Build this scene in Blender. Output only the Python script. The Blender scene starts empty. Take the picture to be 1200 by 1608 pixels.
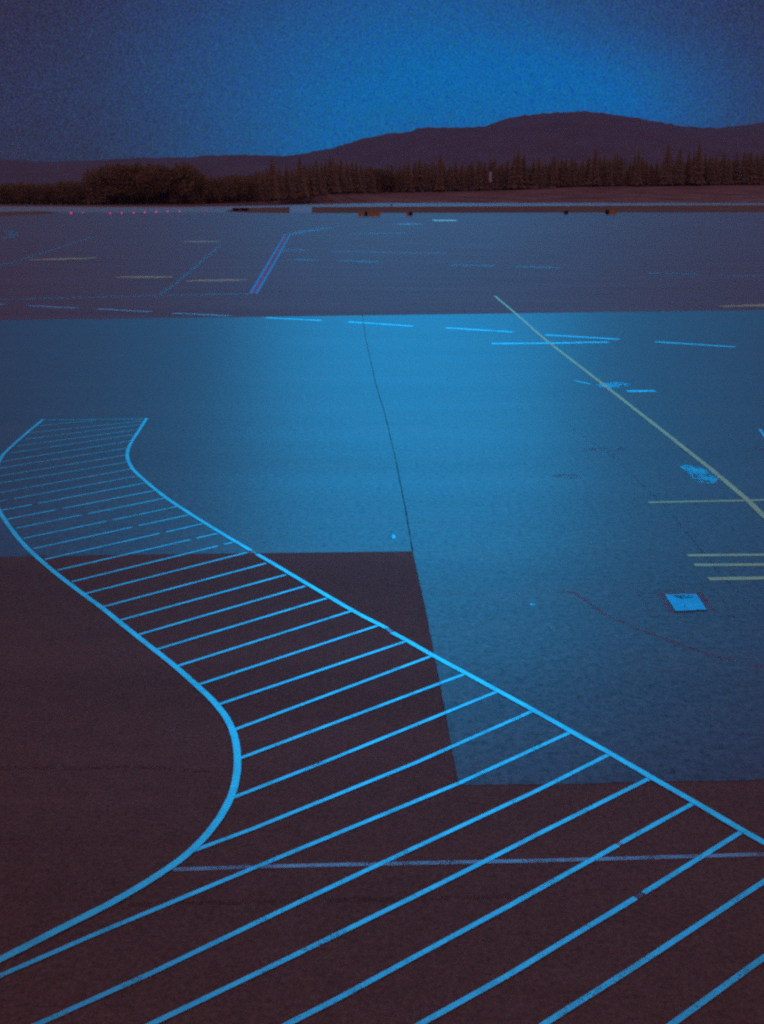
import bpy, math, random
from mathutils import Vector, noise

# ------------------------------------------------------------------ camera
S = bpy.context.scene
F = 1724.0                      # focal length in photo pixels (1200 x 1608 frame)
CAM_H = 8.0
PITCH = math.atan(504.0 / F)    # looking slightly down from a terminal window
cd = bpy.data.cameras.new('camera')
cam = bpy.data.objects.new('camera', cd)
S.collection.objects.link(cam)
cam.location = (0, 0, CAM_H)
cam.rotation_euler = (math.pi / 2 - PITCH, 0, 0)
cd.sensor_fit = 'VERTICAL'
cd.angle = 2 * math.atan(804.0 / F)
cd.clip_end = 20000
cd.clip_start = 0.1
S.camera = cam

# ------------------------------------------------------------------ world, sun, exposure
SUN_EL, SUN_AZ = math.radians(17), math.radians(1.5)      # azimuth measured from +Y to +X
S.view_settings.view_transform = 'Standard'
S.view_settings.look = 'None'
S.view_settings.exposure = 0.0
S.view_settings.gamma = 1.0
S.cycles.use_denoising = False
S.cycles.filter_width = 2.4
S.cycles.max_bounces = 4
S.cycles.volume_bounces = 0
S.cycles.use_adaptive_sampling = False

W = bpy.data.worlds.new("World")
W.cycles.sampling_method = 'NONE'
S.world = W
W.use_nodes = True
nt = W.node_tree
nt.nodes.clear()
def N(nt, t, **kw):
    n = nt.nodes.new(t)
    for k, v in kw.items():
        setattr(n, k, v)
    return n
def math_(nt, op, a, b=None, clamp=False):
    n = nt.nodes.new('ShaderNodeMath'); n.operation = op; n.use_clamp = clamp
    for i, v in enumerate((a, b)):
        if v is None: continue
        if isinstance(v, (int, float)): n.inputs[i].default_value = v
        else: nt.links.new(v, n.inputs[i])
    return n.outputs[0]
def mixc(nt, f, a, b, mode='MIX'):
    n = nt.nodes.new('ShaderNodeMix'); n.data_type = 'RGBA'; n.blend_type = mode; n.clamp_factor = True
    for s, v in ((n.inputs[0], f), (n.inputs[6], a), (n.inputs[7], b)):
        if isinstance(v, (int, float)): s.default_value = v
        elif isinstance(v, tuple): s.default_value = (*v, 1)
        else: nt.links.new(v, s)
    return n.outputs[2]

tc = N(nt, 'ShaderNodeTexCoord')
sep = N(nt, 'ShaderNodeSeparateXYZ'); nt.links.new(tc.outputs['Generated'], sep.inputs[0])
X, Y, Z = sep.outputs
az = math_(nt, 'ARCTAN2', X, Y)
el = math_(nt, 'ARCSINE', Z)
def lobe(az0, el0, sa, se):
    """gaussian patch of dusk glow around a compass direction (degrees)"""
    a = math_(nt, 'DIVIDE', math_(nt, 'SUBTRACT', az, math.radians(az0)), math.radians(sa))
    e = math_(nt, 'DIVIDE', math_(nt, 'SUBTRACT', el, math.radians(el0)), math.radians(se))
    s = math_(nt, 'ADD', math_(nt, 'MULTIPLY', a, a), math_(nt, 'MULTIPLY', e, e))
    return math_(nt, 'EXPONENT', math_(nt, 'MULTIPLY', s, -0.5))
g1 = lobe(1.5, 2.5, 8.0, 6.8)
g2 = lobe(10.0, 3.5, 5.0, 2.4)
g3 = lobe(3.0, 2.0, 11.0, 2.5)
g = math_(nt, 'ADD', math_(nt, 'MULTIPLY', g1, 0.95), math_(nt, 'ADD', math_(nt, 'MULTIPLY', g2, 0.55), math_(nt, 'MULTIPLY', g3, 0.12)))
# soft cloud mottling and fine noise imitating film grain, added to the sky
mp = N(nt, 'ShaderNodeMapping'); mp.inputs['Scale'].default_value = (1, 1, 2.5)
nt.links.new(tc.outputs['Generated'], mp.inputs[0])
cn = N(nt, 'ShaderNodeTexNoise'); cn.inputs['Scale'].default_value = 5; cn.inputs['Detail'].default_value = 4
nt.links.new(mp.outputs[0], cn.inputs[0])
fn = N(nt, 'ShaderNodeTexNoise'); fn.inputs['Scale'].default_value = 760; fn.inputs['Detail'].default_value = 0
nt.links.new(tc.outputs['Generated'], fn.inputs[0])
g = math_(nt, 'ADD', g, math_(nt, 'MULTIPLY', math_(nt, 'SUBTRACT', cn.outputs[0], 0.5), 0.16))
g = math_(nt, 'ADD', g, math_(nt, 'MULTIPLY', math_(nt, 'SUBTRACT', fn.outputs[0], 0.5), 0.50), clamp=True)
SKY_DARK = (0.032, 0.019, 0.046)
SKY_GLOW = (0.000, 0.130, 0.450)
WARM = (0.150, 0.062, 0.095)
ADDED_GLOW = (0.0, 1.52, 3.15)
dusk = mixc(nt, g, SKY_DARK, SKY_GLOW)
# away from the glow, overhead and behind, the dusk turns to a warm dark rose
up = math_(nt, 'MULTIPLY', math_(nt, 'SUBTRACT', el, math.radians(12)), 1 / math.radians(25), clamp=True)
side = math_(nt, 'MULTIPLY', math_(nt, 'SUBTRACT', math_(nt, 'ABSOLUTE', az), math.radians(24)), 1 / math.radians(30), clamp=True)
dusk = mixc(nt, math_(nt, 'MAXIMUM', up, side), dusk, WARM)
# gap: unseen bright sky patch added above the view to light ground and paint
def ramp(v, a, b):
    n = N(nt, 'ShaderNodeMapRange', interpolation_type='SMOOTHSTEP')
    n.inputs[1].default_value = math.radians(a); n.inputs[2].default_value = math.radians(b); nt.links.new(v, n.inputs[0]); return n.outputs[0]
gap = math_(nt, 'MULTIPLY', ramp(el, 10, 21), math_(nt, 'SUBTRACT', 1.0, ramp(el, 22, 37)))
ga = math_(nt, 'DIVIDE', math_(nt, 'SUBTRACT', az, math.radians(3.5)), math.radians(16))
gap = math_(nt, 'MULTIPLY', gap, math_(nt, 'EXPONENT', math_(nt, 'MULTIPLY', math_(nt, 'MULTIPLY', ga, ga), -0.5)))
dusk = mixc(nt, gap, dusk, ADDED_GLOW)
sky = N(nt, 'ShaderNodeTexSky', sky_type='NISHITA')
sky.sun_disc = False; sky.sun_elevation = math.radians(2.0); sky.sun_rotation = SUN_AZ
nis = mixc(nt, 1.0, sky.outputs[0], (0.0, 0.002, 0.007), 'MULTIPLY')
tot = mixc(nt, 1.0, dusk, nis, 'ADD')
# coloured film grain, imitated by very fine noise multiplied into the sky
gr = N(nt, 'ShaderNodeMix', data_type='RGBA', blend_type='MIX'); gr.inputs[0].default_value = 0.62
nt.links.new(tot, gr.inputs[6]); nt.links.new(mixc(nt, 1.0, tot, mixc(nt, 1.0, fn.outputs[1], (2.0, 2.0, 2.0), 'MULTIPLY'), 'MULTIPLY'), gr.inputs[7]); tot = gr.outputs[2]
bg = N(nt, 'ShaderNodeBackground'); bg.inputs[1].default_value = 1.0
nt.links.new(tot, bg.inputs[0])
wo = N(nt, 'ShaderNodeOutputWorld'); nt.links.new(bg.outputs[0], wo.inputs[0])

sd = bpy.data.lights.new('sun', 'SUN')
sd.energy = 0.16; sd.angle = math.radians(18); sd.color = (0.0, 0.46, 1.0)
sun = bpy.data.objects.new('sun', sd); S.collection.objects.link(sun)
dv = Vector((math.sin(SUN_AZ) * math.cos(SUN_EL), math.cos(SUN_AZ) * math.cos(SUN_EL), math.sin(SUN_EL)))
sun.rotation_euler = dv.to_track_quat('Z', 'Y').to_euler()
sun.location = dv * 50

# ------------------------------------------------------------------ helpers
R = random.Random(7)
def ray(px, py):
    cp, sp = math.cos(PITCH), math.sin(PITCH)
    u, v = (px - 600) / F, (804 - py) / F
    return Vector((u, cp + v * sp, -sp + v * cp))
def at(px, py, z=0.0):
    """ground point seen at a photo pixel"""
    d = ray(px, py); t = (z - CAM_H) / d.z
    return Vector((d.x * t, d.y * t, z))
def at_y(px, py, yy):
    """point at depth yy seen at a photo pixel"""
    d = ray(px, py); t = yy / d.y
    return Vector((d.x * t, yy, CAM_H + d.z * t))

def mesh_obj(name, verts, faces, mat, parent=None, smooth=False):
    me = bpy.data.meshes.new(name)
    me.from_pydata([tuple(v) for v in verts], [], faces)
    me.materials.append(mat); me.update()
    if smooth:
        for p in me.polygons: p.use_smooth = True
    o = bpy.data.objects.new(name, me); S.collection.objects.link(o)
    if parent: o.parent = parent
    return o
def empty(name, loc=(0, 0, 0)):
    o = bpy.data.objects.new(name, None); S.collection.objects.link(o); o.location = loc
    o.empty_display_size = 0.2
    return o
def tag(o, label, cat, group=None):
    o['label'] = label; o['category'] = cat
    if group: o['group'] = group
    return o
def struct(o, label=None):
    o['kind'] = 'structure'
    if label: o['label'] = label
    return o

# ------------------------------------------------------------------ materials
def mat_new(name):
    m = bpy.data.materials.new(name); m.use_nodes = True
    t = m.node_tree; b = t.nodes['Principled BSDF']
    return m, t, b
def noise_n(t, scale, detail=3, rough=0.55, vec=None, stretch=None):
    tcn = t.nodes.new('ShaderNodeTexCoord')
    src = tcn.outputs['Object'] if vec is None else vec
    if stretch:
        m = t.nodes.new('ShaderNodeMapping'); m.inputs['Scale'].default_value = stretch
        t.links.new(src, m.inputs[0]); src = m.outputs[0]
    n = t.nodes.new('ShaderNodeTexNoise'); n.inputs['Scale'].default_value = scale
    n.inputs['Detail'].default_value = detail; n.inputs['Roughness'].default_value = rough
    t.links.new(src, n.inputs[0])
    return n.outputs[0]
def rng(t, v, a, b, c, d):
    n = t.nodes.new('ShaderNodeMapRange')
    n.inputs[1].default_value = a; n.inputs[2].default_value = b
    n.inputs[3].default_value = c; n.inputs[4].default_value = d
    t.links.new(v, n.inputs[0]); return n.outputs[0]
def pavement(name, col, rough, spec, tint_to=None, speck=0.35, blotch=0.3, smear=None, bump=0.15, streak=(0.25, 1.6, 1), grain=3.0):
    m, t, b = mat_new(name)
    fine = noise_n(t, grain, 6, 0.92)
    tn = t.nodes.new('ShaderNodeTexNoise'); tn.inputs['Scale'].default_value = grain * 1.4; tn.inputs['Detail'].default_value = 5; tn.inputs['Roughness'].default_value = 0.95  # with the fine speckle above, imitates film grain in the pavement colour
    tcc = t.nodes.new('ShaderNodeTexCoord'); t.links.new(tcc.outputs['Object'], tn.inputs[0])
    mid = noise_n(t, 3.2, 4, 0.6)
    big = noise_n(t, 0.16, 5, 0.6, stretch=streak)
    f = math_(t, 'ADD', rng(t, fine, 0.3, 0.7, 1 - speck, 1 + speck), rng(t, big, 0.3, 0.7, -blotch, blotch))
    f = math_(t, 'ADD', f, rng(t, mid, 0.3, 0.7, -0.10, 0.10))
    c = mixc(t, 1.0, col, col, 'MIX')
    comb = t.nodes.new('ShaderNodeCombineColor')
    for i in range(3): t.links.new(f, comb.inputs[i])
    c = mixc(t, 1.0, col, comb.outputs[0], 'MULTIPLY')
    c = mixc(t, 0.8, c, mixc(t, 1.0, c, mixc(t, 1.0, tn.outputs[1], (2.0, 2.0, 2.0), 'MULTIPLY'), 'MULTIPLY'))
    if tint_to:
        c = mixc(t, rng(t, noise_n(t, 0.5, 5, 0.7, stretch=(0.35, 1.3, 1)), 0.50, 0.78, 0, 0.8), c, tint_to)
    if smear:
        c = mixc(t, rng(t, noise_n(t, 0.9, 6, 0.75, stretch=(0.5, 1.5, 1)), 0.62, 0.72, 0, 1), c, smear)
    t.links.new(c, b.inputs['Base Color'])
    t.links.new(rng(t, big, 0.3, 0.7, rough + 0.02, rough - 0.02), b.inputs['Roughness'])
    t.links.new(math_(t, 'MULTIPLY', rng(t, fine, 0.3, 0.7, 1 - 1.3 * speck, 1 + 1.3 * speck), rng(t, mid, 0.3, 0.7, spec * 0.9, spec * 1.1)), b.inputs['Specular IOR Level'])
    bp = t.nodes.new('ShaderNodeBump'); bp.inputs['Strength'].default_value = bump; bp.inputs['Distance'].default_value = 0.01
    t.links.new(noise_n(t, 60, 2, 0.7), bp.inputs['Height']); t.links.new(bp.outputs[0], b.inputs['Normal'])
    return m
M_DARK = pavement('old_asphalt', (0.238, 0.125, 0.078), 0.62, 0.12, grain=15.0, speck=0.65, blotch=0.16, bump=0.3)
M_MID = pavement('apron_asphalt', (0.28, 0.11, 0.12), 0.58, 0.10, speck=0.3, blotch=0.08)
M_CONC = pavement('pale_concrete', (0.135, 0.078, 0.13), 0.31, 0.20, grain=7.0, speck=0.75, blotch=0.08, tint_to=(0.20, 0.11, 0.12))
M_GRASS = pavement('dry_grass', (0.33, 0.25, 0.17), 0.95, 0.0, speck=0.3, blotch=0.45, tint_to=(0.30, 0.19, 0.11), bump=0.5)
M_BANK = pavement('bank_grass', (0.37, 0.32, 0.26), 0.95, 0.0, speck=0.3, blotch=0.55, tint_to=(0.28, 0.20, 0.17), bump=0.5)
M_RUNWAY = pavement('runway_asphalt', (0.4, 0.36, 0.34), 0.6, 0.12, speck=0.2, blotch=0.2)

def paint(name, col, rough=0.42, spec=0.6, wear=0.25, alpha=1.0, scale=55, metal=0.0):
    m, t, b = mat_new(name)
    n1 = noise_n(t, 2.1, 4, 0.65)
    f = math_(t, 'ADD', rng(t, n1, 0.3, 0.7, 0.76, 1.12), rng(t, noise_n(t, 30, 4, 0.8), 0.3, 0.7, -0.14, 0.14))
    comb = t.nodes.new('ShaderNodeCombineColor')
    for i in range(3): t.links.new(f, comb.inputs[i])
    t.links.new(mixc(t, 1.0, col, comb.outputs[0], 'MULTIPLY'), b.inputs['Base Color'])
    b.inputs['Roughness'].default_value = rough; b.inputs['Specular IOR Level'].default_value = spec
    b.inputs['Metallic'].default_value = metal     # glass bead paint: a broad sheen
    # worn spots let the pavement below show
    a = noise_n(t, scale, 3, 0.8)
    w = noise_n(t, 1.3, 3, 0.6)
    thr = rng(t, w, 0.35, 0.75, 0.02, 0.02 + wear)
    al = math_(t, 'MULTIPLY', rng(t, math_(t, 'SUBTRACT', a, thr), 0.22, 0.34, 0, 1), alpha)
    t.links.new(al, b.inputs['Alpha'])
    return m
P_BLUE = paint('light_blue_paint', (0.20, 0.90, 1.0), wear=0.2, metal=0.93)
P_BORDER = paint('light_blue_border_paint', (0.20, 0.94, 1.0), wear=0.12, metal=0.92)
P_THIN = paint('thin_blue_paint', (0.6, 0.7, 0.8), wear=0.3, alpha=0.65, metal=.6)
P_FAINT = paint('faded_blue_paint', (0.20, 0.65, 0.9), wear=0.3, alpha=0.36, metal=.2)
P_YEL = paint('yellow_paint', (0.98, 1.0, 0.34), rough=0.45, spec=1.0, wear=0.1, alpha=1.0, metal=0.3)
P_YELF = paint('faded_yellow_paint', (0.9, 0.95, 0.30), rough=0.6, spec=0.4, wear=0.2, alpha=0.95)
P_RED = paint('red_paint', (0.95, 0.12, 0.35), rough=0.7, spec=0.2, wear=0.1, alpha=1.0)
P_REDF = paint('faded_red_paint', (0.70, 0.12, 0.22), rough=0.7, spec=0.2, wear=0.4, alpha=0.26)
P_RAIL = paint('far_blue_paint', (0.05, 0.42, 0.85), wear=0.1, metal=0.5, rough=0.55)
P_SPILL = paint('pale_spill', (0.1, 0.80, 0.98), rough=0.36, spec=1.0, wear=0.45, alpha=0.75, scale=7, metal=0.7)
P_SEAM = paint('dark_seam', (0.05, 0.04, 0.06), rough=0.8, spec=0.1, wear=0.3, alpha=0.6)
P_SEAMF = paint('faint_dark_seam', (0.15, 0.05, 0.04), rough=0.8, spec=0.1, wear=0.5, alpha=0.16, scale=5)

def plain(name, col, rough=0.6, spec=0.3, nz=0.25, scale=6, metal=0.0):
    m, t, b = mat_new(name)
    f = rng(t, noise_n(t, scale, 4, 0.6), 0.3, 0.7, 1 - nz, 1 + nz)
    comb = t.nodes.new('ShaderNodeCombineColor')
    for i in range(3): t.links.new(f, comb.inputs[i])
    t.links.new(mixc(t, 1.0, col, comb.outputs[0], 'MULTIPLY'), b.inputs['Base Color'])
    b.inputs['Roughness'].default_value = rough; b.inputs['Specular IOR Level'].default_value = spec
    b.inputs['Metallic'].default_value = metal
    return m

# ------------------------------------------------------------------ the pavement
def px_poly(name, pts, z, mat, label=None):
    vs = [at(x, y) for x, y in pts]
    for v in vs: v.z = z
    return struct(mesh_obj(name, vs, [list(range(len(vs)))], mat), label)

g_ = 9000
struct(mesh_obj('ground', [(-g_, -200, -0.06), (g_, -200, -0.06), (g_, g_, -0.06), (-g_, g_, -0.06)], [(0, 1, 2, 3)], M_GRASS), 'dark dry grass all round the airfield')
# far apron and taxiway sheet, dark apron near the terminal
struct(mesh_obj('taxiway', [(-700, 300, -0.035), (900, 300, -0.035), (900, 812, -0.035), (-700, 812, -0.035)], [(0, 1, 2, 3)], M_RUNWAY), 'blue grey runway strip in front of the trees')
px_poly('far_apron_pavement', [(-2500, 540), (600, 497), (3700, 455), (2400, 333), (600, 333), (-1500, 335.5)], -0.018, M_MID, 'weathered grey apron asphalt beyond the concrete')
A1, A2 = at(0, 503), at(1200, 487)
dA = (A2 - A1)
def edge(t): return A1 + dA * t
L0, L1 = edge(-2.2), edge(3.2)
near = [(-60, -20, 0), (90, -20, 0), (L1.x, L1.y, 0), (L0.x, L0.y, 0)]
struct(mesh_obj('near_apron_pavement', near, [(0, 1, 2, 3)], M_DARK), 'dark maroon asphalt of the near apron')
# concrete: L shaped sheet
c_pts = [L0, at(-700, 879), at(0, 875), at(388, 869), at(648, 866), at(668, 955), at(692, 1080), at(720, 1233), at(950, 1230), at(1200, 1224), at(2000, 1206), L1]
sub = []
for i, p in enumerate(c_pts):
    q = c_pts[(i + 1) % len(c_pts)]
    k = 1 if (p - q).length > 60 else 6
    for j in range(k):
        v = p.lerp(q, j / k)
        sub.append(Vector((v.x, v.y + (noise.noise(v * 1.7) * 0.035 if 0 < j else 0), 0.004)))
# triangulate through bmesh (concave)
import bmesh
bm = bmesh.new()
f = bm.faces.new([bm.verts.new(v) for v in sub])
bmesh.ops.triangulate(bm, faces=[f]); me = bpy.data.meshes.new('concrete_pavement'); bm.to_mesh(me); bm.free()
me.materials.append(M_CONC)
co = bpy.data.objects.new('concrete_pavement', me); S.collection.objects.link(co)
struct(co, 'pale blue concrete slab area of the apron')

# ------------------------------------------------------------------ ribbons (painted lines)
def catmull(pts, n=6):
    P = [pts[0] * 2 - pts[1]] + pts + [pts[-1] * 2 - pts[-2]]
    out = []
    for i in range(1, len(P) - 2):
        a, b, c, d = P[i - 1], P[i], P[i + 1], P[i + 2]
        for k in range(n):
            t = k / n
            out.append(0.5 * ((2 * b) + (c - a) * t + (2 * a - 5 * b + 4 * c - d) * t * t + (3 * b - a - 3 * c + d) * t ** 3))
    out.append(P[-2]); return out
def ribbon(name, pts, w, z, mat, parent=None, smooth=False, jit=0.04, taper=False):
    """a painted line of width w metres through ground points seen at photo pixels"""
    P = [at(x, y) for x, y in pts]
    if smooth: P = catmull(P, 7)
    Q = []
    for a, b in zip(P, P[1:]):
        n = max(1, min(60, int((b - a).length / 0.35)))
        for k in range(n): Q.append(a.lerp(b, k / n))
    Q.append(P[-1])
    vs, fs = [], []
    for i, p in enumerate(Q):
        d = (Q[min(i + 1, len(Q) - 1)] - Q[max(i - 1, 0)]); d.normalize()
        nrm = Vector((-d.y, d.x, 0))
        e = 1.0
        if taper: e = 0.35 + 0.65 * math.sin(math.pi * min(1, max(0, (i + .3) / (len(Q) - .4))))
        h1 = w / 2 * e * (1 + R.uniform(-jit, jit)); h2 = w / 2 * e * (1 + R.uniform(-jit, jit))
        a = p + nrm * h1; b = p - nrm * h2
        vs += [(a.x, a.y, z), (b.x, b.y, z)]
    for i in range(len(Q) - 1):
        fs.append((2 * i + 1, 2 * i + 3, 2 * i + 2, 2 * i))
    return mesh_obj(name, vs, fs, mat, parent)
def line_thing(name, pts, w, z, mat, label, cat='painted line', group=None, **k):
    return tag(ribbon(name, pts, w, z, mat, **k), label, cat, group)

# hatched walkway: two borders and its stripes
hw = empty('hatched_walkway')
tag(hw, 'light blue hatched walkway of slanted stripes curving across the dark apron', 'painted walkway')
right_a = [(231, 657), (218, 677), (206, 696), (200, 714), (206, 733), (222, 750), (258, 780), (300, 808), (345, 836), (394, 865)]
right_b = [(404, 871), (428, 885), (480, 916), (555, 960), (607, 987)]
right_c = [(616, 994), (640, 1007), (680, 1030), (730, 1057), (783, 1086), (838, 1116), (898, 1150), (960, 1185), (1022, 1221), (1095, 1263), (1168, 1306), (1240, 1347), (1360, 1420), (1520, 1512)]
left_ = [(68, 659), (45, 678), (20, 700), (5, 715), (-3, 730), (-7, 748), (-9, 768), (-7, 788), (0, 805), (22, 837), (42, 860), (68, 884), (97, 908), (130, 933), (160, 955), (187, 977), (217, 1001), (245, 1023), (275, 1047), (310, 1078), (338, 1105), (358, 1132), (369, 1160), (373, 1190), (371, 1222), (362, 1254), (338, 1295), (300, 1337), (250, 1374), (180, 1416), (90, 1462), (0, 1508), (-90, 1550), (-200, 1600)]
BW = 0.106
ribbon('border_line', [(394, 865), (404, 871)], BW * .6, 0.0125, P_THIN, hw)
ribbon('border_line', [(607, 987), (616, 994)], BW * .8, 0.0125, P_THIN, hw)
for pts in (right_a, right_b, right_c): ribbon('border_line', pts, BW, 0.0125, P_BORDER, hw, smooth=True)
ribbon('border_line', left_, BW, 0.0125, P_BORDER, hw, smooth=True)
stripes = [
    [(68, 660), (231, 658)], [(60, 669), (150, 660)], [(48, 680), (229, 661)], [(40, 690), (222, 667)], [(27, 701), (216, 675)],
    [(15, 712), (210, 683)], [(4, 725), (204, 693)], [(-2, 736), (200, 704)], [(-4, 748.5), (198, 715)], [(-6, 760), (201, 726)],
    [(-6, 775), (206, 737)], [(-5, 788.5), (215, 748)], [(2, 802), (227, 759)], [(11, 816), (242, 771)], [(25, 830), (258, 783)],
    [(37, 846), (278, 796)], [(53, 862), (296, 809)], [(70, 879), (318, 823)], [(90, 896), (342, 838)], [(113, 914), (366, 852)],
    [(135, 932.5), (388, 868)], [(162, 953.5), (418, 885)], [(187, 975), (449, 903)], [(215, 998), (479, 921)], [(244, 1021), (513, 940)],
    [(274, 1048), (552, 960)], [(308, 1077), (593, 983)], [(340, 1108), (636, 1008)], [(367, 1147), (677, 1031)], [(374, 1192.5), (730, 1059)],
    [(364, 1254), (505, 1199), (780, 1087)], [(300, 1338), (400, 1301), (649, 1200), (837, 1117)],
    [(-90, 1573), (0, 1533), (140, 1472), (281, 1413), (400, 1363), (720, 1231), (895, 1151)],
    [(-60, 1663), (62, 1608), (240, 1528), (450, 1427), (602, 1355), (850, 1239), (957, 1185)],
    [(100, 1673), (240, 1608), (450, 1507), (640, 1414), (758, 1355), (850, 1308), (1022, 1222)],
    [(330, 1672), (454, 1608), (527, 1571), (800, 1423), (973, 1326), (1091, 1261)],
    [(545, 1678), (662, 1608), (800, 1531), (1013, 1402), (1166, 1306)],
    [(740, 1686), (856, 1608), (1000, 1517), (1200, 1385), (1247, 1352)],
    [(950, 1686), (1057, 1608), (1200, 1504), (1340, 1408)],
    [(1130, 1720), (1300, 1590), (1450, 1470)]]
gaps = {11: (17, 783), 12: (55, 792), 13: (93, 799), 14: (133, 808), 15: (172, 817), 16: (213, 828), 17: (256, 837), 18: (304, 847), 19: (347, 858)}
SW = 0.071
for i, pts in enumerate(stripes):
    w = SW * (0.8 if i < 12 else 1)
    if i in gaps:
        gx = gaps[i][0]; (x0, y0), (x1, y1) = pts
        t0, t1 = (gx - 5 - x0) / (x1 - x0), (gx + 5 - x0) / (x1 - x0)
        a = [(x0, y0), (x0 + (x1 - x0) * t0, y0 + (y1 - y0) * t0)]
        b = [(x0 + (x1 - x0) * t1, y0 + (y1 - y0) * t1), (x1, y1)]
        ribbon('stripe', a, w, 0.009, P_BLUE, hw); ribbon('stripe', b, w, 0.009, P_BLUE, hw)
    elif i == 35:
        ribbon('stripe', pts[:-1][:4] + [(970, 1328)], w, 0.009, P_BLUE, hw); ribbon('stripe', [(976, 1324), (1091, 1261)], w, 0.009, P_BLUE, hw); ribbon('stripe', [(970, 1328), (976, 1324)], w * .8, 0.009, P_THIN, hw)
    elif i == 36:
        ribbon('stripe', [(545, 1678), (662, 1608), (800, 1531), (998, 1411)], w, 0.009, P_BLUE, hw); ribbon('stripe', [(1011, 1403), (1166, 1306)], w, 0.009, P_BLUE, hw)
        ribbon('stripe', [(998, 1411), (1011, 1403)], w * .7, 0.009, P_FAINT, hw)
    else:
        ribbon('stripe', pts, w, 0.009, P_BLUE, hw)

line_thing('painted_line', [(272, 1366), (420, 1361), (600, 1357), (870, 1351.5), (1200, 1342), (1500, 1334)], 0.075, 0.0065, P_THIN, 'thin grey blue line running straight under the walkway stripes')
# yellow lines
line_thing('painted_line', [(777, 465), (804, 487.5), (858, 535), (950, 606), (1033, 671), (1117, 737.5), (1171, 783), (1200, 811), (1290, 890)], 0.17, 0.0125, P_YEL, 'long diagonal yellow lead in line across the blue concrete')
line_thing('painted_line', [(1018, 789.3), (1130, 787), (1330, 783)], 0.15, 0.0085, P_YEL, 'thin faded yellow line branching off the diagonal yellow line')
for pts, w, lb in (([(1080, 872.5), (1330, 870.5)], 0.16, 'farthest of three parallel yellow stop lines'), ([(1090, 887.5), (1330, 886.5)], 0.17, 'middle one of three parallel yellow stop lines'), ([(1113, 909.5), (1330, 906)], 0.19, 'yellow stop line nearest the square blue pit cover')):
    line_thing('stop_line', pts, w, 0.0085, P_YEL, lb, 'painted line', 'parallel yellow stop lines')
# dashed blue line across the concrete
dash = [[(-12, 477), (8, 478.2)], [(45, 480), (120, 484)], [(150, 485.3), (237, 489.8)], [(272, 492), (360, 496)], [(417, 499), (505, 503.5)], [(547, 505.5), (648, 512.3)], [(700, 515), (806, 521.5)], [(856, 526), (973, 533)], [(1029, 537), (1154, 545)]]
where = ['cut by the far left edge of the apron view', 'on grey asphalt, second from its left end', 'on grey asphalt under the diagonal faint line', 'at the start of the bright concrete edge', 'on the concrete left of the dark seam', 'crossing beside the top of the dark seam', 'just left of the diagonal yellow line', 'starting at the diagonal yellow line', 'farthest right, beyond the diagonal yellow line']
for pts, wh in zip(dash, where):
    line_thing('line_dash', pts, 0.5 if pts[0][0] > 400 else 0.8, 0.0085 if pts[0][0] > 400 else 0.006, P_BLUE if pts[0][0] > 400 else P_THIN, 'blue dash ' + wh, 'painted dash', 'dashed blue line at the concrete edge')
line_thing('painted_line', [(773, 539.8), (870, 539), (955, 537.3)], 0.5, 0.0085, P_BLUE, 'long level blue line crossing the diagonal yellow line')
line_thing('painted_line', [(901, 597.5), (927, 603.3)], 0.12, 0.0085, P_BLUE, 'short thin blue tick left of the small pale spill')
line_thing('painted_line', [(985, 614.7), (1029, 614)], 0.42, 0.0085, P_BLUE, 'short thick blue bar right of the diagonal yellow line')
line_thing('painted_line', [(1193, 674), (1206, 692)], 0.10, 0.0085, P_BLUE, 'tiny slanted blue tick at the right edge of the concrete')
line_thing('painted_line', [(1145, 683), (1150, 690)], 0.06, 0.0085, P_FAINT, 'tiny faint blue tick right of the diagonal yellow line')
def spill(pts, mat, label, z=0.0085):
    P = [at(x, y) for x, y in pts]; P = catmull(P + [P[0]], 5)[:-1]
    c = sum(P, Vector()) / len(P)
    vs = [(c.x, c.y, z)] + [(p.x, p.y, z) for p in P]
    n = len(P)
    o = mesh_obj('spill_stain', vs, [(0, 1 + i, 1 + (i + 1) % n) for i in range(n)], mat)
    return tag(o, label, 'stain')
spill([(930, 606), (945, 602.5), (960, 600.5), (976, 601), (990, 605), (976, 608), (955, 609)], P_SPILL, 'small pale blue spill crossed by the diagonal yellow line')
spill([(1067, 733), (1078, 730), (1092, 733), (1105, 737), (1120, 744), (1128, 752), (1120, 759), (1102, 759), (1088, 752), (1080, 742)], P_SPILL, 'large pale blue spill below the middle of the yellow line')
spill([(831, 949), (836, 948), (842, 951), (838, 953)], P_SPILL, 'tiny pale blue fleck left of the curved red line')
spill([(615, 841), (620, 840), (621, 845), (617, 846)], P_SPILL, 'tiny bright fleck beside the dark seam')
P_SMUDGE = paint('dull_red_smudge', (0.40, 0.10, 0.08), rough=0.8, spec=0.1, wear=0.5, alpha=0.2, scale=3)
spill([(865, 748), (880, 745), (905, 746), (908, 750), (885, 752)], P_SMUDGE, 'dull red smudge on the blue concrete, nearer the camera', .0105)
spill([(915, 706), (950, 703), (985, 703), (975, 708), (935, 709)], P_SMUDGE, 'dull red smudge on the blue concrete left of the yellow line', .0105)
spill([(1180, 704), (1210, 702), (1215, 706), (1190, 707)], P_SMUDGE, 'dull red smudge right of the diagonal yellow line', .0105)
# red lines
line_thing('painted_line', [(872, 931), (897, 930), (920, 943), (946, 962), (996, 985), (1054, 1007), (1112, 1027), (1171, 1043), (1230, 1055)], 0.10, 0.0085, P_REDF, 'curved dull red line sweeping under the square pit cover', smooth=True)
line_thing('painted_line', [(449, 880), (520, 896), (591, 912), (640, 925), (685, 932), (770, 933), (868, 931)], 0.035, 0.0065, P_REDF, 'very faint thin red line right of the walkway', smooth=True)
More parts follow.
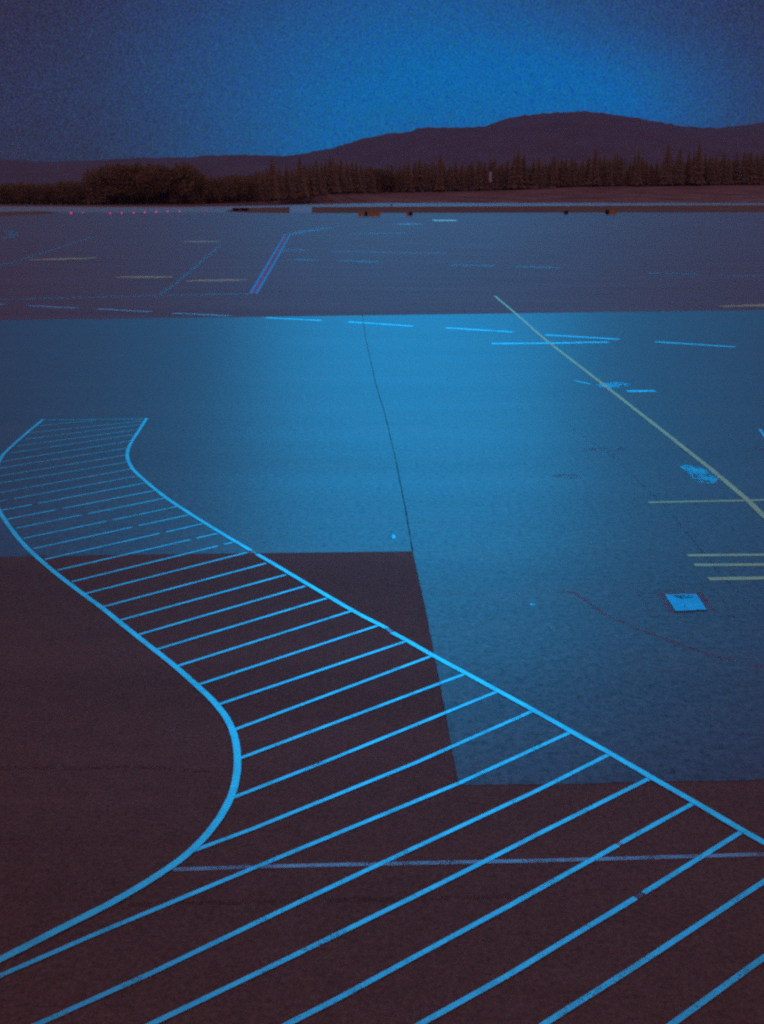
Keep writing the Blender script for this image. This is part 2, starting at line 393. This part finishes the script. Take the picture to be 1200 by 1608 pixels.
# seams
struct(ribbon('pavement_seam_line', [(569, 492), (574, 530), (590, 602), (605, 652), (620, 715), (635, 790), (648, 866)], 0.034, 0.0085, P_SEAM, jit=0.3))
struct(ribbon('pavement_seam_line', [(648, 866), (668, 955), (692, 1080), (720, 1233)], 0.025, 0.0105, P_SEAMF, jit=0.3))
struct(ribbon('pavement_seam_line', [(200, 1421), (400, 1415), (600, 1413), (850, 1405)], 0.09, 0.0045, P_SEAMF, jit=0.5))
struct(ribbon('pavement_seam_line', [(-100, 1207), (120, 1207), (200, 1203), (330, 1212)], 0.12, 0.0045, P_SEAMF, jit=0.5))
struct(ribbon('pavement_seam_line', [(880, 660), (960, 715), (1040, 790), (1130, 900), (1190, 960)], 0.05, 0.0065, P_SEAMF, jit=0.5))

# square pit in the concrete
def quad(name, c, z, mat, parent=None, thick=0.0):
    vs = [at(x, y) for x, y in c]
    vs = [(v.x, v.y, z) for v in vs]
    fs = [(3, 2, 1, 0)]
    if thick:
        vs += [(x, y, z - thick) for x, y, _ in vs]
        fs += [(i, (i + 1) % 4, 4 + (i + 1) % 4, 4 + i) for i in range(4)]
    return mesh_obj(name, vs, fs, mat, parent)
def ring(name, outer, inner, z, mat, parent):
    vs = [at(x, y) for x, y in outer] + [at(x, y) for x, y in inner]
    vs = [(v.x, v.y, z) for v in vs]
    fs = [(i + 4, (i + 1) % 4 + 4, (i + 1) % 4, i) for i in range(4)]
    return mesh_obj(name, vs, fs, mat, parent)
pit = empty('hydrant_pit', at(1077, 947)); pit['label'] = 'square service pit with scuffed light blue cover and dull red surround'; pit['category'] = 'pit cover'
def loc(o):
    for v in o.data.vertices: v.co -= Vector((pit.location.x, pit.location.y, 0))
cov = quad('cover', [(1044, 935), (1093.5, 934), (1110, 959), (1061, 961)], 0.022, paint('pit_cover_paint', (0.05, 0.72, 0.98), metal=.5, wear=0.1, alpha=1.0, scale=9), pit, 0.013); loc(cov)
loc(ring('frame', [(1029, 931), (1101, 929), (1127, 961), (1053, 964)], [(1043, 934.5), (1094, 933.5), (1111, 959.5), (1060.5, 961.5)], 0.0125, P_REDF, pit))
o = ring('joint', [(997, 927.5), (1125, 925.5), (1154, 969), (1025, 970)], [(1000, 928.5), (1123, 926.8), (1151, 968), (1026, 969)], 0.0085, P_SEAMF, pit); loc(o)
h1 = quad('scuff', [(1055, 936.5), (1088, 935.8), (1089, 940.5), (1070, 942)], 0.0245, paint('scuff_mark', (0.05, 0.05, 0.07), rough=0.8, spec=0.1, wear=0.75, alpha=0.6, scale=14), pit); loc(h1)

# far apron markings
line_thing('painted_line', [(393, 461), (447, 369.5)], 0.24, -0.010, P_RAIL, 'left rail of the bright blue double line on the far apron')
line_thing('painted_line', [(402.5, 461), (430, 414), (455.5, 368.5)], 0.24, -0.010, P_RAIL, 'right rail of the bright blue double line on the far apron')
line_thing('painted_line', [(397.8, 461), (451, 369.5)], 0.22, -0.006, P_RED, 'thin red line between the two bright blue rails')
line_thing('painted_line', [(452, 369), (480, 363), (517, 357.5)], 3.0, -0.010, P_FAINT, 'faint blue line bending right from the double line')
line_thing('painted_line', [(-80, 473), (0, 470.5), (250, 463.5), (394, 461)], 1.1, -0.010, P_FAINT, 'faint straight line ending at the foot of the double line')
line_thing('painted_line', [(246, 466), (275, 446), (345, 386)], 0.42, -0.010, P_FAINT, 'faint diagonal line across the far apron')
line_thing('painted_line', [(-60, 436), (0, 417), (60, 399), (150, 371)], 0.9, -0.012, P_FAINT, 'very faint slanted line on the far left apron')
yd = [([(45, 408), (152, 405)], 3.2, 'long pale yellow dash nearest the left side of the far apron'), ([(182, 435), (272, 435)], 2.6, 'pale yellow dash left of the faint diagonal line'), ([(292, 441), (390, 439)], 2.6, 'pale yellow dash touching the blue double line'), ([(287, 380), (347, 378.5)], 4.5, 'short pale yellow dash left of the double line top'), ([(1130, 481), (1290, 477)], 1.7, 'blurred yellow dash at the right end of the concrete edge')]
for pts, w, lb in yd:
    line_thing('line_dash', pts, w, -0.006, P_YELF, lb, 'painted dash', 'pale yellow dashes on the far apron', taper=True, jit=0.25)
bd = [([(680, 346), (717, 346)], 13, P_YEL, 'bright short dash near the far grass, right one'), ([(625, 352), (657, 351.5)], 8, P_THIN, 'dim short dash near the far grass, left one'),
      ([(445, 394), (476, 392)], 3.2, P_FAINT, 'faint blue dash right beside the double line'), ([(458, 407), (500, 408.5)], 2.6, P_FAINT, 'faint blue dash right of the double line middle'), ([(540, 409), (592, 411.5)], 2.6, P_FAINT, 'faint blue dash above the middle of the concrete'),
      ([(710, 416), (777, 417.3)], 2.4, P_FAINT, 'faint blue dash above the top of the yellow line'), ([(810, 418.5), (880, 420.5)], 2.3, P_FAINT, 'faint blue dash right above the yellow line top'), ([(1020, 428.5), (1095, 430.5)], 1.8, P_FAINT, 'faint blue dash on the right of the far apron'), ([(520, 395), (700, 397)], 2.0, P_FAINT, 'long faint blue streak on the middle far apron'), ([(1130, 432), (1260, 436)], 1.6, P_FAINT, 'faint blue dash at the right end of the far apron'), ([(550, 367), (640, 366)], 4, P_FAINT, 'faint blue streak below the yellow signs')]
for pts, w, m_, lb in bd:
    line_thing('line_dash', pts, w, -0.008, m_, lb, 'painted dash', 'blue dashes on the far apron', jit=0.3)
line_thing('painted_line', [(-2, 363), (12, 362), (22, 366), (18, 371), (5, 374), (-10, 375)], 1.6, -0.008, P_FAINT, 'faint hooked line at the far left of the apron', smooth=True)

# ------------------------------------------------------------------ infield grass, runway bank, hills
px_poly('infield_lawn', [(352, 332), (372, 326.5), (455, 325), (455, 334.5), (400, 334)], -0.012, M_GRASS, 'dark grass strip between apron and runway')
px_poly('infield_lawn', [(490, 325), (1200, 322), (2600, 318), (2600, 331), (1200, 333.2), (490, 334.5)], -0.012, M_GRASS, 'long dark grass strip between apron and runway')
px_poly('infield_lawn', [(-900, 338), (0, 332.5), (70, 331.5), (95, 333.5), (60, 337), (0, 339), (-900, 349)], -0.012, M_GRASS, 'small dark grass strip at the far left of the apron')

def interp(tab, x):
    if x <= tab[0][0]: return tab[0][1]
    for (a, b), (c, d) in zip(tab, tab[1:]):
        if x <= c: return b + (d - b) * (x - a) / (c - a)
    return tab[-1][1]
base_tab = [(-600, 322.5), (200, 321.5), (350, 320), (450, 314), (520, 304), (700, 301), (800, 298.5), (900, 293.5), (1200, 290), (1800, 288)]
dist_tab = [(-600, 640), (350, 645), (450, 720), (520, 800), (600, 880), (1200, 910), (1800, 930)]
foot_tab = [(-600, 612), (350, 620), (420, 690), (480, 770), (600, 805), (1800, 808)]
def tree_base(x):
    D = interp(dist_tab, x); return D, at_y(x, interp(base_tab, x), D).z
def far_x(px, D): return (px - 600) / F * D * math.cos(PITCH)
def span(x, D): return at_y(x, interp(top_tab, x), D).z - at_y(x, interp(base_tab, x), D).z
# bank: rises from the runway to the forest floor
xs = list(range(-700, 1901, 12)); ts = [0, .1, .25, .4, .55, .7, .85, 1.0, 1.15, 1.6, 2.6, 5.0]
vs, fs = [], []
for x in xs:
    D, zb = tree_base(x); d0 = interp(foot_tab, x)
    for t in ts:
        d = d0 + (D - d0) * t if t <= 1 else D + (t - 1) * 150
        zz = -0.05 + (zb + 0.05) * (0.5 - 0.5 * math.cos(math.pi * min(1, t * 1.0))) + (0.9 * noise.noise(Vector((x * .013, t * 3, 1))) * math.sin(math.pi * min(t, 1)) * min(1, max(zb, 0) / 5))
        if t == 0: zz = -0.1
        vs.append((far_x(x, d), d, zz))
nT = len(ts)
for i in range(len(xs) - 1):
    for j in range(nT - 1):
        a = i * nT + j; fs.append((a, a + nT, a + nT + 1, a + 1))
struct(mesh_obj('bank_terrain', vs, fs, M_BANK, smooth=True), 'low brown grass bank behind the runway')

M_HILL = plain('forested_hill', (0.24, 0.24, 0.26), 1.0, 0.0, 0.12, 0.012)
def hill(name, crest, D, near_, far_, step, rough, label, seed):
    vs, fs = [], []
    rows = 26; cols = []
    x = crest[0][0]
    while x <= crest[-1][0]: cols.append(x); x += step
    for px in cols:
        y = interp(crest, px); q = at_y(px, y, D); c = q.z
        for r in range(rows):
            t = r / (rows - 1)
            d = D - near_ + (near_ + far_) * t
            u = (d - (D - near_)) / near_ if d < D else 1 - (d - D) / far_
            s = max(0, u); s = s * s * (3 - 2 * s)
            wx = q.x / D * (D + (d - D) * .6)
            nz = noise.fractal(Vector((wx * .004, d * .004, seed)), 1, 2, 5) * rough * (1 - 0.75 * s) * min(1, 4 * s)
            tree = noise.noise(Vector((wx * .06, d * .06, seed))) * rough * 0.32 * min(1, 3 * s)
            vs.append((wx, d, c * s + nz + tree - 2))
    for i in range(len(cols) - 1):
        for j in range(rows - 1):
            a = i * rows + j; fs.append((a, a + rows, a + rows + 1, a + 1))
    return struct(mesh_obj(name, vs, fs, M_HILL, smooth=False), label)
mt = [(-500, 262), (-200, 258), (0, 258), (300, 256), (430, 247), (480, 241), (520, 234), (545, 226), (570, 218), (600, 212), (612, 209), (640, 209), (655, 203), (670, 200), (730, 200), (760, 199), (785, 190), (810, 184), (850, 179), (880, 177), (905, 175), (930, 177.5), (960, 181), (985, 184), (1010, 189), (1050, 196), (1080, 200), (1120, 202), (1160, 198), (1200, 193), (1260, 186), (1340, 190), (1450, 215), (1700, 240)]
hill('mountains', mt, 4600, 1900, 1800, 3, 15, 'broad dark violet wooded mountain behind the forest', 3.1)
hl = [(-700, 240), (-300, 246), (-80, 252), (0, 249.5), (40, 251), (75, 254), (130, 253.5), (180, 250), (240, 247.5), (300, 247.5), (335, 244), (400, 243), (440, 243.5), (480, 243), (520, 246), (580, 256), (640, 268), (700, 282), (740, 292)]
hill('hills', hl, 2700, 1000, 1000, 3, 8, 'low dark violet wooded hill above the treetops', 8.4)

# ------------------------------------------------------------------ trees
M_CROWN = plain('conifer_needles', (0.46, 0.40, 0.22), 0.9, 0.0, 0.25, 0.35)
M_LEAF = plain('broadleaf_foliage', (0.40, 0.34, 0.17), 0.9, 0.0, 0.25, 0.35)
M_TRUNK = plain('tree_bark', (0.10, 0.065, 0.06), 0.9, 0.0)
def trunk_mesh(h, r, rr):
    vs, fs = [], []; n = 7; rings = 6
    ph = rr.uniform(0, 6)
    for k in range(rings):
        t = k / (rings - 1)
        cx, cy = 0.25 * math.sin(t * 3 + ph) * r * 2 * t, 0.25 * math.cos(t * 2 + ph) * r * 2 * t
        for i in range(n):
            a = 2 * math.pi * i / n; q = r * (1 - 0.85 * t)
            vs.append((cx + q * math.cos(a), cy + q * math.sin(a), h * t))
    for k in range(rings - 1):
        for i in range(n):
            a = k * n + i; b = k * n + (i + 1) % n
            fs.append((a, b, b + n, a + n))
    # a few limbs
    for _ in range(10):
        z0 = h * rr.uniform(.25, .85); a = rr.uniform(0, 6.28); L = h * .13
        d = Vector((math.cos(a), math.sin(a), .5)) * L; s = r * .22
        b = len(vs)
        vs += [(s, 0, z0), (-s, s, z0), (-s, -s, z0), (d.x, d.y, z0 + d.z)]
        fs += [(b, b + 1, b + 3), (b + 1, b + 2, b + 3), (b + 2, b, b + 3)]
    return vs, fs
def conifer_mesh(rr, w):
    """unit tree: height 1, crown radius w; drooping branch sprays in uneven whorls"""
    vs, fs = [], []
    z = 0.10
    while z < 0.985:
        t = (z - 0.1) / 0.9
        rad = w * (1 - t) ** 0.85 * rr.uniform(0.72, 1.12) + 0.006
        nb = max(5, int(15 * (1 - t) + 5))
        a0 = rr.uniform(0, 6.28)
        for k in range(nb):
            if rr.random() < 0.10: continue
            a = a0 + 2 * math.pi * k / nb + rr.uniform(-.25, .25)
            L = rad * rr.uniform(0.65, 1.15); c, s = math.cos(a), math.sin(a)
            for q in range(4):
                l0 = L * (0.12 + 0.24 * q); l1 = l0 + L * 0.30; hw_ = L * (0.24 - 0.04 * q) * rr.uniform(.7, 1.2)
                dz0 = -0.20 * l0 + rr.uniform(-.006, .006); dz1 = -0.30 * l1 + rr.uniform(-.012, .004)
                b = len(vs)
                vs += [(c * l0 - s * hw_, s * l0 + c * hw_, z + dz0 - .008), (c * l0 + s * hw_, s * l0 - c * hw_, z + dz0 - .008), (c * l1, s * l1, z + dz1), (c * l0, s * l0, z + dz0 + .016)]
                fs += [(b, b + 1, b + 2), (b, b + 2, b + 3), (b + 3, b + 2, b + 1)]
        z += 0.030 * rr.uniform(.7, 1.25) * (1 - .35 * t)
    b = len(vs); vs += [(.006, 0, .95), (-.004, .005, .95), (-.004, -.005, .95), (0, 0, 1.0)]
    fs += [(b, b + 1, b + 3), (b + 1, b + 2, b + 3), (b + 2, b, b + 3)]
    return vs, fs
def broad_mesh(rr, w):
    vs, fs = [], []
    blobs = []
    for _ in range(15):
        a = rr.uniform(0, 6.28); r = w * rr.uniform(0, .72); z = rr.uniform(.32, .82)
        r *= 1 - max(0, (z - .6)) * 1.6
        blobs.append((r * math.cos(a), r * math.sin(a), z, w * rr.uniform(.30, .52)))
    blobs.append((0, 0, .84, w * .36))
    for bx, by, bz, br in blobs:
        for _ in range(120):
            v = Vector((rr.gauss(0, 1), rr.gauss(0, 1), rr.gauss(0, 1))).normalized() * br * rr.uniform(.55, 1.05)
            p = Vector((bx, by, bz)) + v
            p.z = min(p.z, 1.0)
            s = .020 * rr.uniform(.6, 1.3)
            d1 = Vector((rr.uniform(-1, 1), rr.uniform(-1, 1), rr.uniform(-1, 1))) * s * 1.3
            d2 = Vector((rr.uniform(-1, 1), rr.uniform(-1, 1), rr.uniform(-1, 1))) * s * 1.3
            b = len(vs); vs += [p, p + d1, p + d1 + d2, p + d2]; fs.append((b, b + 1, b + 2, b + 3))
    return vs, fs
CP, BP = [], []
for k in range(7):
    rr = random.Random(50 + k)
    def md(name, vf, m):
        me = bpy.data.meshes.new(name); me.from_pydata([tuple(v) for v in vf[0]], [], vf[1]); me.materials.append(m); return me
    tm = md('trunk', trunk_mesh(.95, .013, rr), M_TRUNK)
    CP.append((md('crown', conifer_mesh(rr, rr.uniform(.15, .20)), M_CROWN), tm))
    if k < 5: BP.append((md('crown', broad_mesh(rr, rr.uniform(.34, .42)), M_LEAF), md('trunk', trunk_mesh(.8, .02, rr), M_TRUNK)))
def place_tree(kind, x, y, z, h, rz, label, group, wide=1.0):
    cr, tr = R.choice(CP if kind == 'conifer_tree' else BP)
    t = empty(kind, (x, y, z)); t.scale = (h * wide, h * wide, h); t.rotation_euler = (0, 0, rz)
    for nm, me in (('trunk', tr), ('crown', cr)):
        o = bpy.data.objects.new(nm, me); S.collection.objects.link(o); o.parent = t
    return tag(t, label, 'tree', group)
top_tab = [(-100, 284), (0, 283), (60, 283), (100, 281), (130, 276), (137, 254), (170, 251), (200, 250), (250, 249), (298, 251), (312, 268), (350, 272), (400, 268), (418, 254), (428, 248), (440, 259), (455, 258), (470, 248), (500, 245), (540, 247), (560, 253), (600, 256), (650, 250), (690, 241), (700, 252), (720, 252), (760, 248), (800, 246), (806, 237), (820, 237), (830, 251), (860, 243), (880, 241), (900, 248), (930, 236), (950, 237), (975, 237), (985, 249), (1000, 238), (1020, 245), (1038, 240), (1054, 242), (1072, 243), (1080, 234), (1102, 241), (1150, 237), (1200, 237), (1400, 240)]
cnt = {}
for rnd, (n0, step, dd, drop) in enumerate(((-40, 9.0, 0, 1.0), (-36, 10.5, 14, 0.97))):
    x = n0
    while x < 1245:
        xx = x + R.uniform(-2.5, 2.5)
        D, zb = tree_base(xx); D2 = D + dd + R.uniform(0, 9)
        top = interp(top_tab, xx)
        H = span(xx, D) * R.uniform(.80, 1.03) * drop
        kind = 'broadleaf_tree' if (xx < 130 or 150 < xx < 310 and R.random() < .6 or 310 < xx < 400 or 555 < xx < 640 and R.random() < .5) else 'conifer_tree'
        zone = ('behind the lone red light' if xx < 130 else 'in the tall clump behind the red lights' if xx < 312 else 'in the dip behind the maroon cabin' if xx < 412 else 'where the grass bank starts' if xx < 560 else 'left of the windsock' if xx < 745 else 'between windsock and grey huts' if xx < 880 else 'under the mountain summit' if xx < 1010 else 'by the three tallest spruces' if xx < 1110 else 'at the far right of the wood')
        tl = 'tall' if H > 21.5 else 'low' if H < 17.5 else 'middling'
        k_ = cnt.get((zone, rnd), 0) + 1
        nth = {1: '1st', 2: '2nd', 3: '3rd', 21: '21st', 22: '22nd', 23: '23rd'}.get(k_, f'{k_}th')
        lb = f"{tl} {'bushy deciduous tree' if kind[0] == 'b' else 'pointed conifer'} {zone}, {nth} in {'back' if rnd else 'front'} row"
        cnt[(zone, rnd)] = cnt.get((zone, rnd), 0) + 1; k_ = cnt[(zone, rnd)]
        place_tree(kind, far_x(xx, D2), D2, zb - .2, H, R.uniform(0, 6.28), lb, 'trees of the wood behind the runway', R.uniform(.95, 1.5))
        x += step * R.uniform(.8, 1.2)
for xx, top, wd, lb in ((1045, 225, .95, 'tallest pointed spruce left of the pair at the right of the wood'), (1064, 230, .9, 'slim pointed spruce between two taller spruces'), (1093, 222, 1.0, 'tallest pointed spruce at the right end of the wood'), (691, 238, .7, 'thin lone spire of a spruce left of the windsock'), (812, 234, 1.2, 'broad blunt spruce standing above its neighbours right of the windsock'), (932, 231, 1.1, 'pointed spruce under the mountain summit'), (428, 246, .9, 'pointed spruce at the foot of the grass bank'), (472, 243, .9, 'tall spruce just left of the bank slope'), (1000, 236, .9, 'narrow spruce left of the three pointed spruces')):
    D, zb = tree_base(xx)
    place_tree('conifer_tree', far_x(xx, D - 6), D - 6, zb - .2, at_y(xx, top, D).z - zb, R.uniform(0, 6), lb, 'trees of the wood behind the runway', wd)
# the deep wood behind: one mass
vs, fs = [], []
for row in range(4):
    x = -260 if row else -400
    while x < 1500:
        rr = R
        D, zb = tree_base(x); d = D + 34 + row * 22 + R.uniform(-8, 8)
        H = span(x, D) * R.uniform(.72, .90); w = H * R.uniform(.17, .26)
        cx = far_x(x, d)
        for lev in range(11):
            t = lev / 11
            for k in range(7):
                a = R.uniform(0, 6.28); r = w * (1 - t) ** .8 * R.uniform(.5, 1.1) + .2
                z0 = zb + H * (0.03 + t * .95)
                s = w * .65 * (1 - t) + .35
                b = len(vs)
                px_, py_ = cx + r * math.cos(a), d + r * math.sin(a)
                vs += [(cx - s * math.sin(a) * .8, d + s * math.cos(a) * .8, z0 + H * .07), (cx + s * math.sin(a) * .8, d - s * math.cos(a) * .8, z0 + H * .06), (px_ + s * .3, py_, z0 - H * .02), (px_ - s * .3, py_, z0 + R.uniform(-.4, .4) - H * .01)]
                fs += [(b, b + 1, b + 2, b + 3)]
        x += 9
wd = mesh_obj('woodland', vs, fs, M_CROWN); wd['kind'] = 'stuff'; wd['label'] = 'deep dark wood behind the front rows of trees'

# ------------------------------------------------------------------ small airfield things
def box(vs, fs, x0, x1, y0, y1, z0, z1, bev=0.0):
    b = len(vs)
    for z, i in ((z0, 0), (z1, bev)):
        vs += [(x0 + i, y0 + i, z), (x1 - i, y0 + i, z), (x1 - i, y1 - i, z), (x0 + i, y1 - i, z)]
    fs += [(b + 3, b + 2, b + 1, b), (b + 4, b + 5, b + 6, b + 7)] + [(b + i, b + (i + 1) % 4, b + 4 + (i + 1) % 4, b + 4 + i) for i in range(4)]
M_SIGN = plain('ochre_sign_face', (0.85, 0.66, 0.12), .7, .1, .2, 1)
M_SIGNK = plain('black_sign_face', (0.10, 0.07, 0.05), .7, .1)
M_POST = plain('sign_post_metal', (0.25, 0.2, 0.2), .6, .3)
def sign(px, py, wpx, hpx, split, label):
    p = at(px, py); D = p.y; w = wpx / F * D; h = hpx / F * D
    s = empty('taxiway_sign', (p.x, p.y, -.01)); tag(s, label, 'airfield sign', 'taxiway signs at the far apron edge')
    lo = .18 * h
    a0 = -w / 2
    for i, (fr, m) in enumerate(split):
        a1 = a0 + w * fr; vs, fs = [], []
        box(vs, fs, a0 + .02, a1 - .02, -.15, .15, lo, h, .03); mesh_obj('panel', vs, fs, m, s); a0 = a1
    n = max(2, int(w / 1.2))
    for i in range(n):
        xx = -w / 2 + w * (i + .5) / n; vs, fs = [], []
        box(vs, fs, xx - .06, xx + .06, -.05, .05, -.01, lo, 0); mesh_obj('leg', vs, fs, M_POST, s)
sign(580, 341, 34, 8, [(.28, M_SIGN), (.16, M_SIGNK), (.56, M_SIGN)], 'longest ochre taxiway sign, with a black panel in it')
sign(643, 340, 10, 7, [(.35, M_SIGN), (.65, M_SIGNK)], 'small dark ochre taxiway sign right of the longest sign')
sign(889, 337.5, 7, 6, [(1, M_SIGNK)], 'smallest black taxiway sign at the edge of the grass')
sign(959, 338, 17, 8, [(.35, M_SIGNK), (.65, M_SIGN)], 'taxiway sign half black half ochre, farthest right')
# dark cabin in the grass
p = at(378, 331.5); D = p.y; s = empty('equipment_cabin', (p.x, p.y, 0)); tag(s, 'long low dark maroon cabin on the grass beyond the red lights', 'cabin')
vs, fs = [], []; w = 23 / F * D; h = 4.6 / F * D
M_CAB = plain('maroon_cladding', (.14, .05, .06), .8, .05)
box(vs, fs, -w / 2, w / 2, -1.3, 1.3, 0, h * .86); mesh_obj('wall', vs, fs, M_CAB, s)
vs, fs = [], []; box(vs, fs, -w / 2 - .15, w / 2 + .15, -1.5, 1.5, h * .86 + .003, h, .2); mesh_obj('roof', vs, fs, plain('dark_roof', (.10, .05, .06), .8, .05), s)
vs, fs = [], []; box(vs, fs, -.5, .5, -1.36, -1.3, 0.02, h * .7); mesh_obj('door', vs, fs, M_POST, s)
# little marker post
p = at(615, 326); s = empty('marker_post', (p.x, p.y, 0)); tag(s, 'tiny dark marker post against the pale runway', 'post')
vs, fs = [], []; box(vs, fs, -.45, .45, -.2, .2, 1.0, 1.9, .15); mesh_obj('head', vs, fs, M_SIGNK, s)
vs, fs = [], []; box(vs, fs, -.12, .12, -.12, .12, 0, 1.0, 0); mesh_obj('post', vs, fs, M_SIGNK, s)
# huts on the bank
M_HUT = plain('grey_cladding', (.34, .24, .30), .8, .1)
for px_, w_, lb in ((840, 3.6, 'small grey hut at the foot of the wood, left of two'), (868, 4.2, 'slightly wider grey hut at the foot of the wood, right of two')):
    D = 880; q = at_y(px_, 299.5, D); s = empty('hut', (q.x, D, q.z - .3)); tag(s, lb, 'hut', 'grey huts below the wood')
    vs, fs = [], []; box(vs, fs, -w_ / 2, w_ / 2, -1.5, 1.5, -1.5, 2.4); mesh_obj('wall', vs, fs, M_HUT, s)
    hw2 = w_ / 2 + .2
    vs = [(-hw2, -1.8, 2.41), (hw2, -1.8, 2.41), (hw2, 1.8, 2.41), (-hw2, 1.8, 2.41), (-hw2, 0, 3.5), (hw2, 0, 3.5)]
    mesh_obj('roof', vs, [(3, 2, 1, 0), (0, 1, 5, 4), (2, 3, 4, 5), (0, 4, 3), (1, 2, 5)], M_HUT, s)
# windsock
D = 850; q = at_y(767.5, 297, D); s = empty('windsock_mast', (q.x, D, q.z)); tag(s, 'pale limp windsock hanging on a thin mast in front of the wood', 'windsock')
M_MAST = plain('mast_metal', (.22, .18, .3), .6, .2)
def cyl(vs, fs, pts, n=10):
    b0 = len(vs)
    for (x, y, z, r) in pts:
        for i in range(n):
            a = 2 * math.pi * i / n; vs.append((x + r * math.cos(a), y + r * math.sin(a), z))
    for k in range(len(pts) - 1):
        for i in range(n):
            a = b0 + k * n + i; c = b0 + k * n + (i + 1) % n; fs.append((a, c, c + n, a + n))
    fs.append(tuple(b0 + i for i in range(n))[::-1]); fs.append(tuple(b0 + (len(pts) - 1) * n + i for i in range(n)))
vs, fs = [], []; cyl(vs, fs, [(0, 0, -1, .16), (0, 0, 12.5, .14), (0, 0, 25, .08)]); mesh_obj('mast', vs, fs, M_MAST, s)
M_SOCK = plain('pale_sock_fabric', (.8, .95, .95), .6, .3)
vs, fs = [], []; cyl(vs, fs, [(1.0, 0, 12.2, .8), (1.05, -.1, 10.5, 1.05), (.95, -.1, 8.5, .95), (1.1, 0, 6.2, 1.1), (1.0, .1, 4.6, .75)]); mesh_obj('sock', vs, fs, M_SOCK, s, smooth=True)
vs, fs = [], []; cyl(vs, fs, [(-1.7, 0, 10.8, .35), (-1.8, 0, 8, .45), (-1.7, 0, 5, .35)]); mesh_obj('streamer', vs, fs, plain('red_streamer_fabric', (.42, .10, .14), .8, .1), s, smooth=True)
vs, fs = [], []; box(vs, fs, -1.8, 1.4, -.06, .06, 12.2, 12.4); mesh_obj('arm', vs, fs, M_MAST, s)
# red edge lights
def emis(name, col, st):
    m, t, b = mat_new(name)
    b.inputs['Base Color'].default_value = (*col, 1); b.inputs['Emission Color'].default_value = (*col, 1); b.inputs['Emission Strength'].default_value = st
    return m
M_LAMP = emis('red_lamp_glass', (.75, .03, .18), 1.2)
M_LAMPW = emis('dim_pink_lamp_glass', (.35, .10, .16), .5)
lights = [(112, 337.5, 1.3, M_LAMP, 'red edge light set apart from the row, leftmost'), (173, 337.5, 1, M_LAMP, 'first red edge light of the even row, counted from the left'), (191.5, 337, 1, M_LAMP, 'second red edge light of the even row from the left'), (210, 336.4, 1, M_LAMP, 'third red edge light of the even row from the left'), (227.7, 336, 1, M_LAMP, 'middle one of the seven evenly spaced red edge lights'), (245.5, 335.4, 1.05, M_LAMP, 'third from last red edge light before the gap'), (263.7, 334.6, 1, M_LAMP, 'second from last red edge light before the gap'), (282, 334.2, 1, M_LAMP, 'last red edge light of the even row, on its right'), (325, 332.3, 1.2, M_LAMPW, 'dim pink light to the right of the even red row'), (130, 337, 1.6, M_LAMPW, 'dull pinkish light between the lone red light and the row')]
for px_, py_, sc, m, lb in lights:
    p = at(px_, py_); s = empty('edge_light', (p.x, p.y, -.01)); tag(s, lb, 'airfield light', 'red edge lights beyond the far apron')
    vs, fs = [], []; cyl(vs, fs, [(0, 0, 0, .22), (0, 0, .06, .22), (0, 0, .08, .09), (0, 0, .32, .09)]); mesh_obj('stem', vs, fs, M_POST, s)
    r = .25 * sc; vs, fs = [], []; cyl(vs, fs, [(0, 0, .323, r * .8), (0, 0, .36 + r * .3, r), (0, 0, .36 + r, r), (0, 0, .36 + r * 1.6, r * .75), (0, 0, .36 + r * 1.9, r * .25)], 12); mesh_obj('lens', vs, fs, m, s, smooth=True)

# ------------------------------------------------------------------ the air
hz = []; hf = []
box(hz, hf, -8000, 8000, -60, 7600, -1.2, 420)
mh = bpy.data.materials.new('haze'); mh.use_nodes = True; t = mh.node_tree; t.nodes.clear()
pv = t.nodes.new('ShaderNodeVolumePrincipled'); pv.inputs['Color'].default_value = (0.50, 0.55, 0.90, 1); pv.inputs['Density'].default_value = 0.000045
pv.inputs['Anisotropy'].default_value = 0.0
mo = t.nodes.new('ShaderNodeOutputMaterial'); t.links.new(pv.outputs[0], mo.inputs['Volume'])
ho = mesh_obj('haze', hz, hf, mh); ho['kind'] = 'stuff'; ho['label'] = 'thin violet evening haze over the airfield'
